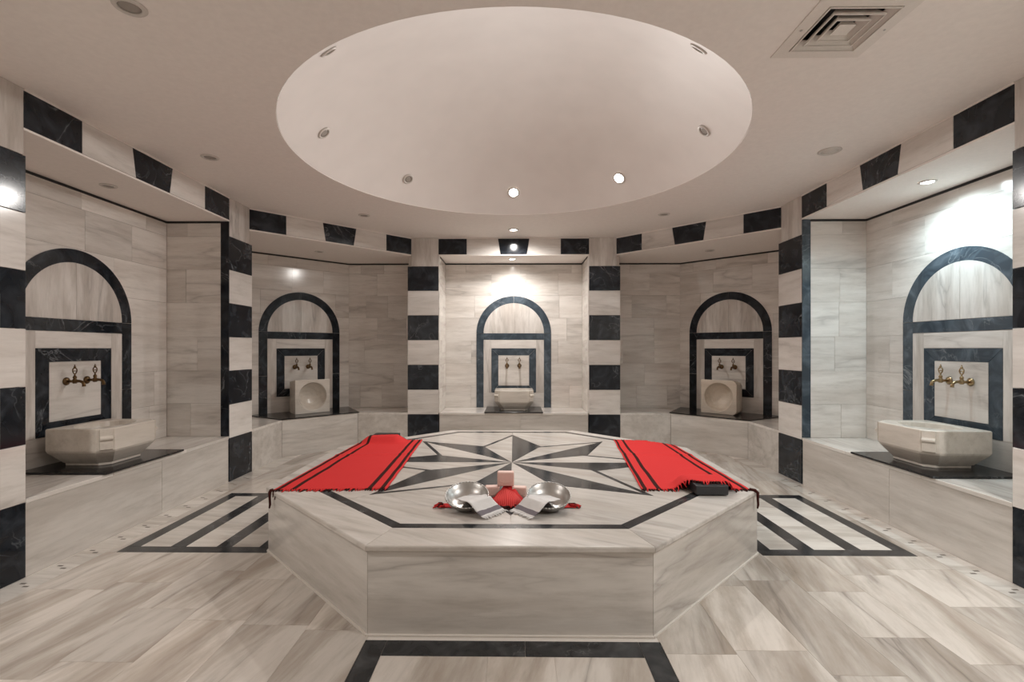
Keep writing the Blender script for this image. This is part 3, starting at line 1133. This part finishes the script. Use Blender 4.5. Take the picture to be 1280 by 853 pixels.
def towel(label, corners, pil, seed, flip):
    """corners: near-left, near-right, far-right, far-left on the platform (platform coordinates)."""
    t = thing('towel', label, 'towel', (PXc, PYc, 0), 0, 'red striped bath towels')
    us = [0, 0.022, 0.05]
    stripes = [(0.018, 0.056), (0.145, 0.188), (0.822, 0.864), (0.936, 0.974)]
    cut = sorted({0, 1, *[round(i / 26, 4) for i in range(27)], *[q for s_ in stripes for q in s_]})
    vsn = 60
    nl, nr, fr, fl = [Vector(c) for c in corners]
    bm = bmesh.new()

    def surf(u, v):
        p = (nl * (1 - u) + nr * u) * (1 - v) + (fl * (1 - u) + fr * u) * v
        # ragged ends and slightly wavy sides
        q = p + Vector((0.008 * noise.noise((u * 3, v * 7, seed)), 0.010 * noise.noise((u * 12, v * 2, seed + 9)) * (1 if v in (0, 1) else 0.3)))
        if v < 0.25 and not flip:
            q.y -= 0.085 * (1 - v / 0.25) ** 2 * max(0, 1 - max(0, abs(q.x - 1.33) - 0.08) / 0.10)
        z = HS + 0.004 + 0.004 * abs(noise.noise((q.x * 5, q.y * 4, seed + 3)))
        x0, x1, y0, y1, hz = pil
        dx = max(x0 - q.x, 0, q.x - x1)
        dy = max(y0 - q.y, 0, q.y - y1)
        dd = math.hypot(dx, dy)
        k = max(0.0, 1 - dd / 0.11)
        if hz:
            bump = (hz + 0.006) * (k * k * (3 - 2 * k))
            z += bump
        # a soft cross fold
        z += 0.007 * math.exp(-((v - 0.62) / 0.015) ** 2)
        e = plat_edge(q.x, q.y)
        if e > 0.012:
            z -= min(0.16, (e - 0.012) * 2.2)
        return Vector((q.x, q.y, z))
    grid = [[bm.verts.new(surf(u, j / vsn)) for u in cut] for j in range(vsn + 1)]
    for j in range(vsn):
        for i in range(len(cut) - 1):
            f = bm.faces.new((grid[j][i], grid[j][i + 1], grid[j + 1][i + 1], grid[j + 1][i]))
            um = (cut[i] + cut[i + 1]) / 2
            f.material_index = 1 if any(a < um < b for a, b in stripes) else 0
    o = from_bm('cloth', bm, None, t, True, mats=[M_RED, M_STRIPE], loc=(0, 0, 0))
    so = o.modifiers.new('thickness', 'SOLIDIFY')
    so.thickness = 0.0035
    so.offset = 1
    # knotted fringe at both ends
    rnd = random.Random(seed)
    for v, sgn in ((0, -1), (1, 1)):
        bm = bmesh.new()
        for i in range(46):
            u = (i + 0.5) / 46
            p = surf(u, v)
            ln = rnd.uniform(0.015, 0.045)
            dx = rnd.uniform(-0.014, 0.014)
            q = Vector((p.x + dx, p.y + sgn * ln, 0))
            zq = max(HS + 0.004, p.z - 0.02) if plat_edge(q.x, q.y) < 0.004 else p.z - 0.02 - ln
            pm = Vector((p.x + dx * 0.3, p.y + sgn * ln * 0.5, max(p.z - 0.003, HS + 0.005) if plat_edge(q.x, q.y) < 0.004 else p.z - 0.005))
            tube_bm(bm, [p + Vector((0, 0, 0.002)), pm, (q.x, q.y, zq)], [0.0055, 0.0045, 0.003], 5)
            bm.faces.ensure_lookup_table()
            if rnd.random() < 0.5:
                for f in bm.faces[-12:]:
                    f.material_index = 1
        fo = from_bm('fringe', bm, None, t, True, mats=[M_RED, M_STRIPE])
        fo['kind'] = 'stuff'
    # the corner tassel that hangs over the platform's edge
    u = 0.0 if flip else 1.0
    p = surf(u, 0)
    sgn = -1 if flip else 1
    bm = bmesh.new()
    nx, ny = sgn * 0.7071, -0.7071
    k = max(0.0, -plat_edge(p.x, p.y)) + 0.022
    e = Vector((p.x + nx * k, p.y + ny * k, HS - 0.006))
    tube_bm(bm, [p + Vector((0, 0, 0.003)), (p.x + nx * k * 0.7, p.y + ny * k * 0.7, HS + 0.006), e, e + Vector((0, 0, -0.035)), e + Vector((0.003, 0, -0.08)), e + Vector((-0.002, 0, -0.105))],
            [0.010, 0.011, 0.010, 0.008, 0.007, 0.005], 8)
    from_bm('corner_tassel', bm, M_STRIPE, t, True)
    return t


PIL_R = (1.20, 1.41, -0.875, -0.645, 0.070)
PIL_L = (-1.45, -1.19, 0.90, 1.10, 0.055)
towel('red striped towel with fringe lying on the left side of the platform', [(-1.60, -0.79), (-0.842, -0.745), (-0.935, 1.03), (-1.545, 0.93)], PIL_L, 3, True)
towel('red striped towel with fringe lying on the right side of the platform', [(0.880, -0.745), (1.610, -0.735), (1.60, 0.99), (1.055, 1.045)], (1.20, 1.41, -0.87, -0.645, 0.070), 8, False)


def head_rest(label, x0, x1, y0, y1, h):
    t = thing('head_rest', label, 'head rest', (PXc + (x0 + x1) / 2, PYc + (y0 + y1) / 2, HS + 0.0005), 0, 'black head rests')
    w_, d_ = (x1 - x0) / 2, (y1 - y0) / 2
    box('cushion', t, M_PILLOW, (-w_, w_), (-d_, d_), (0.006, h), bev=0.007)
    for s in (-1, 1):
        box('foot', t, M_PILLOW, (s * w_ * 0.6 - 0.02, s * w_ * 0.6 + 0.02), (-d_ * 0.8, d_ * 0.8), (0, 0.0058))
    return t


head_rest('black block head rest at the near end of the right towel', *PIL_R)
head_rest('black block head rest at the far end of the left towel', -1.45, -1.19, 0.93, 1.135, 0.062)


# ------------------------------------------------------------------ bowls, cloths, soap and red scarf on the platform
def bowl(label, x, y, tilt, rz):
    t = thing('steel_bowl', label, 'bowl', (PXc + x, PYc + y, HS), 0, 'shallow steel bowls')
    t.rotation_euler = (tilt, 0, rz)
    prof = [(0.0, 0.006), (0.05, 0.006), (0.085, 0.022), (0.112, 0.052), (0.124, 0.083), (0.128, 0.0855), (0.130, 0.084), (0.1285, 0.081), (0.116, 0.050), (0.088, 0.018), (0.052, 0.001), (0.0, 0.001)]
    prof = [(a, b * 0.8) for a, b in prof]
    lathe('shell', prof, M_STEEL, t, 48)
    bm = bmesh.new()
    n = 40
    pts = [(0.1285 * math.cos(2 * PI * k / n), 0.1285 * math.sin(2 * PI * k / n), 0.0684) for k in range(n)]
    for k in range(n):
        tube_bm(bm, [pts[k], pts[(k + 1) % n]], 0.0038, 6)
    from_bm('rolled_rim', bm, M_STEEL, t, True)
    return t


BX, BY = 0.248, -1.112
bl = bowl('shallow steel bowl on the left of the soap bars, white cloth over its rim', -BX - 0.014, BY, 0.34, 0.0)
br = bowl('shallow steel bowl on the right of the soap bars, white cloth over its rim', BX - 0.020, BY, 0.34, 0.0)
for b_ in (bl, br):
    b_.location.z = HS + 0.0185


def strip_cloth(name, label, cat, centre, widths, wdir, mats, bands, seed, group):
    """A cloth swept along a centre line; wdir: width direction at every point."""
    t = thing(name, label, cat, (PXc, PYc, 0), 0, group)
    # resample
    n = 36
    P = [Vector(c) for c in centre]
    cum = [0]
    for a, b in zip(P, P[1:]):
        cum.append(cum[-1] + (b - a).length)

    def at(s):
        s *= cum[-1]
        for i in range(len(P) - 1):
            if s <= cum[i + 1] + 1e-9:
                f = (s - cum[i]) / (cum[i + 1] - cum[i])
                f = f * f * (3 - 2 * f) * 0.35 + f * 0.65
                return P[i].lerp(P[i + 1], f), Vector(wdir[i]).lerp(Vector(wdir[i + 1]), f), widths[i] * (1 - f) + widths[i + 1] * f
        return P[-1], Vector(wdir[-1]), widths[-1]
    bm = bmesh.new()
    m_ = 14
    rows = []
    for j in range(n + 1):
        c, d, wd = at(j / n)
        rows.append([])
        for i in range(m_ + 1):
            x = i / m_ - 0.5
            p = c + d * (wd * x)
            p.z += 0.004 * noise.noise((x * 5, j * 0.25, seed)) + 0.002
            rows[-1].append(bm.verts.new(p))
    for j in range(n):
        for i in range(m_):
            f = bm.faces.new((rows[j][i], rows[j][i + 1], rows[j + 1][i + 1], rows[j + 1][i]))
            s = (j + 0.5) / n
            for a, b, k in bands:
                if a < s < b:
                    f.material_index = k
    o = from_bm('cloth', bm, None, t, True, mats=mats, loc=(0, 0, 0))
    so = o.modifiers.new('thickness', 'SOLIDIFY')
    so.thickness = 0.003
    so.offset = 1
    c, d, wd = at(1.0)
    c0, _, _ = at(0.95)
    fw = (c - c0)
    fw.z = 0
    fw.normalize()
    rnd = random.Random(seed)
    bm = bmesh.new()
    for i in range(22):
        x = (i + 0.5) / 22 - 0.5
        p = c + d * (wd * x) + Vector((0, 0, 0.003))
        q = p + fw * rnd.uniform(0.015, 0.03) + Vector((rnd.uniform(-0.008, 0.008), rnd.uniform(-0.008, 0.008), 0))
        q.z = HS + 0.004
        tube_bm(bm, [p, (p + q) / 2 + Vector((0, 0, 0.002)), q], [0.004, 0.0035, 0.0025], 5)
    fo = from_bm('fringe', bm, mats[0], t, True)
    fo['kind'] = 'stuff'
    return t


for s, lab in ((-1, 'white washcloth with a grey band draped over the left bowl'), (1, 'white washcloth with a grey band draped over the right bowl')):
    ox = -0.012 if s < 0 else -0.018
    def X(v):
        return s * v + ox
    centre = [(X(0.266), -1.085, HS + 0.056), (X(0.225), -1.135, HS + 0.062), (X(0.185), -1.190, HS + 0.076), (X(0.162), -1.215, HS + 0.072), (X(0.122), -1.235, HS + 0.032), (X(0.085), -1.250, HS + 0.006)]
    wd = Vector((s * -0.62, -0.78, 0)).normalized()
    wd = Vector((s * 0.64, -0.77, 0)).normalized()
    wdl = [wd] * 6
    strip_cloth('washcloth', lab, 'cloth', centre, [0.15, 0.16, 0.17, 0.175, 0.18, 0.185], wdl, [M_CLOTH, M_GREY], [(0.84, 0.955, 1)], 20 + s, 'white washcloths')

G_SOAP = 'pink soap bars'


def soap(label, x, y, z, wx, wy, wz, rz):
    t = thing('soap_bar', label, 'soap', (PXc + x, PYc + y, z), rz, G_SOAP)
    box('bar', t, M_SOAP, (-wx / 2, wx / 2), (-wy / 2, wy / 2), (0, wz), bev=0.009)
    # embossed curved line on the front
    bm = bmesh.new()
    for k in range(10):
        a0, a1 = PI * k / 10, PI * (k + 1) / 10
        f = lambda a: (-math.cos(a) * wx * 0.34, -wy / 2 - 0.0005, wz * 0.42 - math.sin(a) * wz * 0.16)
        tube_bm(bm, [f(a0), f(a1)], 0.0022, 5)
    from_bm('embossed_line', bm, M_SOAP, t, True)
    return t


soap('pink soap bar under the stack, left one', -0.120, -0.893, HS + 0.0005, 0.094, 0.055, 0.070, 0.12)
soap('pink soap bar under the stack, right one', 0.054, -0.894, HS + 0.0005, 0.092, 0.055, 0.066, -0.12)
soap('pink soap bar standing on top of the other two', -0.034, -0.892, HS + 0.0715, 0.108, 0.05, 0.092, 0.0)

# red scarf: lies behind and under the bowls, heaped in front of the soap
t = thing('red_scarf', 'small red fringed cloth heaped in front of the soap bars', 'cloth', (PXc, PYc, 0))
bm = bmesh.new()
nu, nv = 60, 18
rows = []
for j in range(nv + 1):
    v = j / nv
    rows.append([])
    for i in range(nu + 1):
        u = i / nu * 2 - 1
        x = u * 0.405 - 0.018
        mid = math.exp(-(u / 0.20) ** 2)
        half = 0.035 + 0.10 * mid
        y = -1.095 + 0.10 * mid + (v - 0.5) * 2 * half + 0.012 * noise.noise((u * 6, v * 3, 1))
        z = HS + 0.003 + 0.005 * abs(noise.noise((u * 10, v * 5, 2)))
        z += mid * 0.075 * max(0, v - 0.12) * (1 + 0.10 * math.sin(u * 70))
        rows[-1].append(bm.verts.new((x, y, z)))
for j in range(nv):
    for i in range(nu):
        bm.faces.new((rows[j][i], rows[j][i + 1], rows[j + 1][i + 1], rows[j + 1][i]))
o = from_bm('cloth', bm, M_RED, t, True, loc=(0, 0, 0))
so = o.modifiers.new('thickness', 'SOLIDIFY')
so.thickness = 0.003
so.offset = 1
rnd = random.Random(4)
bm = bmesh.new()
for i in range(34):
    x = -0.018 + rnd.uniform(-0.085, 0.085)
    y = -1.125 + rnd.uniform(-0.02, 0.01)
    a = rnd.uniform(0, 2 * PI)
    ln = rnd.uniform(0.02, 0.04)
    tube_bm(bm, [(x, y, HS + 0.012), (x + ln * 0.5 * math.cos(a), y + ln * 0.5 * math.sin(a) - 0.008, HS + 0.016), (x + ln * math.cos(a), y + ln * math.sin(a) - 0.015, HS + 0.005)], [0.006, 0.006, 0.004], 6)
    bm.faces.ensure_lookup_table()
    if i % 3:
        for f in bm.faces[-14:]:
            f.material_index = 1
for s in (-1, 1):
    for i in range(12):
        x = -0.018 + s * rnd.uniform(0.37, 0.405)
        y = -1.095 + rnd.uniform(-0.035, 0.03)
        tube_bm(bm, [(x, y, HS + 0.012), (x + s * 0.02, y - 0.004, HS + 0.014), (x + s * rnd.uniform(0.02, 0.045), y - rnd.uniform(0, 0.015), HS + 0.005)], [0.006, 0.006, 0.004], 6)
        bm.faces.ensure_lookup_table()
        if i % 2:
            for f in bm.faces[-14:]:
                f.material_index = 1
for i in range(30):
    u = (i + 0.5) / 30 * 2 - 1
    x0, x1 = -0.033 + u * 0.030, -0.022 + u * 0.085
    tube_bm(bm, [(x0, -0.935, HS + 0.062 - abs(u) * 0.012), (x0 * 0.6 + x1 * 0.4, -0.985, HS + 0.070 - abs(u) * 0.022), (x1, -1.06, HS + 0.040 - abs(u) * 0.012), (x1 * 1.05, -1.125, HS + 0.010)], 0.0042, 5)
    bm.faces.ensure_lookup_table()
    for f in bm.faces[-17:]:
        f.material_index = 2 if i % 2 else 0
M_THREAD = plain('bright_red_thread', (0.80, 0.10, 0.09), 0.8)
fo = from_bm('fringe', bm, None, t, True, mats=[M_RED, M_STRIPE, M_THREAD])
fo['kind'] = 'stuff'


# ------------------------------------------------------------------ lamps
def downlight(label, loc, lit=False, mat=None, nrm=None, r=0.07, power=0, color=WARM, cone=150, blend=0.9, closed=False, group='recessed downlights'):
    t = thing('downlight', label, 'lamp', loc, 0, group)
    # built hanging down from z = 0
    tr = lathe('trim_ring', [(r * 0.66, -0.001), (r * 0.66, -0.005), (r * 0.72, -0.010), (r * 0.9, -0.009), (r, -0.003), (r, -0.0005)], M_FIT, t, 28)
    if closed:
        lathe('cover', [(0, -0.012), (r * 0.4, -0.011), (r * 0.655, -0.006), (r * 0.655, -0.001)], M_FIT, tr, 28)
    else:
        lathe('lens', [(0, -0.003), (r * 0.4, -0.0035), (r * 0.65, -0.003), (r * 0.65, -0.001)], (mat or M_LIT) if lit else M_FITD, tr, 28)
    if nrm is not None:
        t.rotation_euler = Vector(nrm).to_track_quat('-Z', 'Y').to_euler()
    if lit and power:
        ld = bpy.data.lights.new('downlight_bulb', 'SPOT')
        ld.energy = power
        ld.color = color
        ld.spot_size = math.radians(cone)
        ld.spot_blend = blend
        ld.shadow_soft_size = r * 0.6
        lo = bpy.data.objects.new('downlight_bulb', ld)
        COL.objects.link(lo)
        d = Vector(nrm).normalized() if nrm is not None else Vector((0, 0, -1))
        lo.location = Vector(loc) + d * 0.03
        lo.rotation_euler = d.to_track_quat('-Z', 'Y').to_euler()
    return t


R1 = 2.51
ring = [(90, True, 'lit downlight in the flat ceiling in front of the middle far niche'),
        (45, False, 'unlit downlight in the flat ceiling before the far right corner niche'),
        (135, False, 'unlit downlight in the flat ceiling before the far left corner niche'),
        (180, False, 'unlit downlight in the flat ceiling beside the left side niche'),
        (225, False, 'unlit downlight in the flat ceiling at the top left of the picture')]
for a, lit, lab in ring:
    ar = math.radians(a)
    downlight(lab, (R1 * math.cos(ar), YC + R1 * math.sin(ar), H), lit, power=P_RING if lit else 0, cone=172, blend=0.6)
def fill_lamp(loc, power, color, cone, mat):
    # unseen lamps added as fill light from the front, fittings included
    lx, ly, lz = loc
    lathe('fill_ring', [(0.046, -0.001), (0.05, -0.010), (0.063, -0.009), (0.07, -0.003), (0.07, -0.0005)], M_FIT, ceiling, 24, loc=(lx, ly, lz))
    lathe('fill_lens', [(0, -0.003), (0.045, -0.003), (0.045, -0.001)], mat, ceiling, 24, loc=(lx, ly, lz))
    ld = bpy.data.lights.new('downlight_bulb', 'SPOT')
    ld.energy = power
    ld.color = color
    ld.spot_size = math.radians(cone)
    ld.spot_blend = 0.9
    ld.shadow_soft_size = 0.042
    lo = bpy.data.objects.new('downlight_bulb', ld)
    COL.objects.link(lo)
    lo.location = (lx, YC + ly, lz - 0.03)


for ang_, pw, cl in ((3 * PI / 4, P_FILL_L, WARM), (-3 * PI / 4, P_FILL_R, (1.0, 0.98, 0.95))):
    p = Matrix.Rotation(ang_, 4, 'Z') @ Vector((0, 3.6, ZT))
    fill_lamp(p, pw, cl, 176, M_LIT)
fill_lamp((2.05, -2.02, H), P_FILL_FRONT, COOL, 150, M_LITC)
downlight('closed round cover in the flat ceiling beside the right side niche', (2.54, YC - 0.06, H), False, r=0.085, closed=True)
R2 = 1.57
TH2 = math.asin(R2 / RS)
Z2 = H + 0.006 + RS * (math.cos(TH2) - math.cos(TH))
domes = [(90, True, 'lit downlight in the dome, the one straight ahead'), (45, True, 'lit downlight in the dome, right of the one straight ahead'),
         (135, False, 'unlit downlight in the dome, left of the lit one straight ahead'), (180, False, 'unlit downlight on the left flank of the dome'),
         (0, False, 'unlit downlight on the right flank of the dome'), (225, False, 'unlit downlight at the near left of the dome'),
         (315, False, 'unlit downlight at the near right of the dome')]
for a, lit, lab in domes:
    ar = math.radians(a)
    n = Vector((-math.cos(ar) * math.sin(TH2), -math.sin(ar) * math.sin(TH2), -math.cos(TH2)))
    downlight(lab, Vector((R2 * math.cos(ar), YC + DY + R2 * math.sin(ar), Z2)) + n * 0.002, lit, nrm=n, r=0.072 if lit else 0.058, power=P_DOME if lit else 0, cone=178, blend=0.85, group='downlights in the dome')
for side, d_, lit, lab in (('back', A + 0.27, True, 'lit downlight under the lintel of the middle far niche'),
                           ('left', A + 0.33, False, 'unlit downlight under the lintel of the left side niche'),
                           ('right', A + 0.33, True, 'bright cool downlight under the lintel of the right side niche'),
                           ('back_left', 3.77, False, 'unlit downlight above the bench of the far left corner niche'),
                           ('back_right', 3.77, False, 'unlit downlight above the bench of the far right corner niche')):
    p = Matrix.Rotation(ANG[side], 4, 'Z') @ Vector((-0.02 if side == 'back' else (0.07 if side == 'right' else -0.06 if side == 'left' else 0), d_, ZT))
    rt = side == 'right'
    downlight(lab, (p.x, YC + p.y, p.z), lit, mat=M_LITC if rt else M_LIT, r=0.062, power=(P_NICHE_R if rt else P_NICHE) if lit else 0, color=COOL if rt else WARM, cone=165)

# ------------------------------------------------------------------ air vent in the ceiling
vx, vy = VX, VY
vt = thing('air_vent', 'square ceiling air diffuser with nested louvres, top right of the picture', 'vent', (vx, YC + vy, H))


def frame_bm(h_out, h_in, z_out, z_in, th=0.004):
    bm = bmesh.new()
    lo = [[bm.verts.new((sx_ * h, sy_ * h, z)) for sx_, sy_ in ((-1, -1), (1, -1), (1, 1), (-1, 1))] for h, z in ((h_out, z_out), (h_in, z_in), (h_in, z_in + th), (h_out, z_out + th))]
    for a, b in zip(lo, lo[1:] + lo[:1]):
        for k in range(4):
            j = (k + 1) % 4
            bm.faces.new((a[k], a[j], b[j], b[k]))
    return bm


from_bm('plate', frame_bm(0.235, 0.172, -0.004, -0.007, 0.003), M_VENT, vt)
from_bm('duct', frame_bm(0.176, 0.173, 0.12, -0.003, 0.0015), M_GAP, vt)
box('duct_back', vt, M_GAP, (-0.176, 0.176), (-0.176, 0.176), (0.121, 0.125))
for ho, hi in ((0.168, 0.136), (0.124, 0.096), (0.082, 0.056)):
    lv = from_bm('louvre', frame_bm(ho, hi, -0.007, 0.028, 0.004), M_VENT, vt)
    lp = from_bm('louvre_lip', frame_bm(ho + 0.0005, ho - 0.0045, -0.0125, -0.0125, 0.005), M_VENT, lv)
    lp.location = (0, 0, lp.location.z - lv.location.z)
bm = bmesh.new()
lo = [bm.verts.new((sx_ * 0.030, sy_ * 0.030, 0.016)) for sx_, sy_ in ((-1, -1), (1, -1), (1, 1), (-1, 1))]
hi = [bm.verts.new((sx_ * 0.040, sy_ * 0.040, -0.006)) for sx_, sy_ in ((-1, -1), (1, -1), (1, 1), (-1, 1))]
bm.faces.new(hi)
bm.faces.new(lo[::-1])
for k in range(4):
    bm.faces.new((lo[k], lo[(k + 1) % 4], hi[(k + 1) % 4], hi[k]))
from_bm('centre_cone', bm, M_VENT, vt)
for s in (-1, 1):
    lathe('screw', [(0, -0.0095), (0.005, -0.009), (0.006, -0.0075), (0.006, -0.0065)], M_STEEL, vt, 10, loc=(s * 0.205, 0, 0))
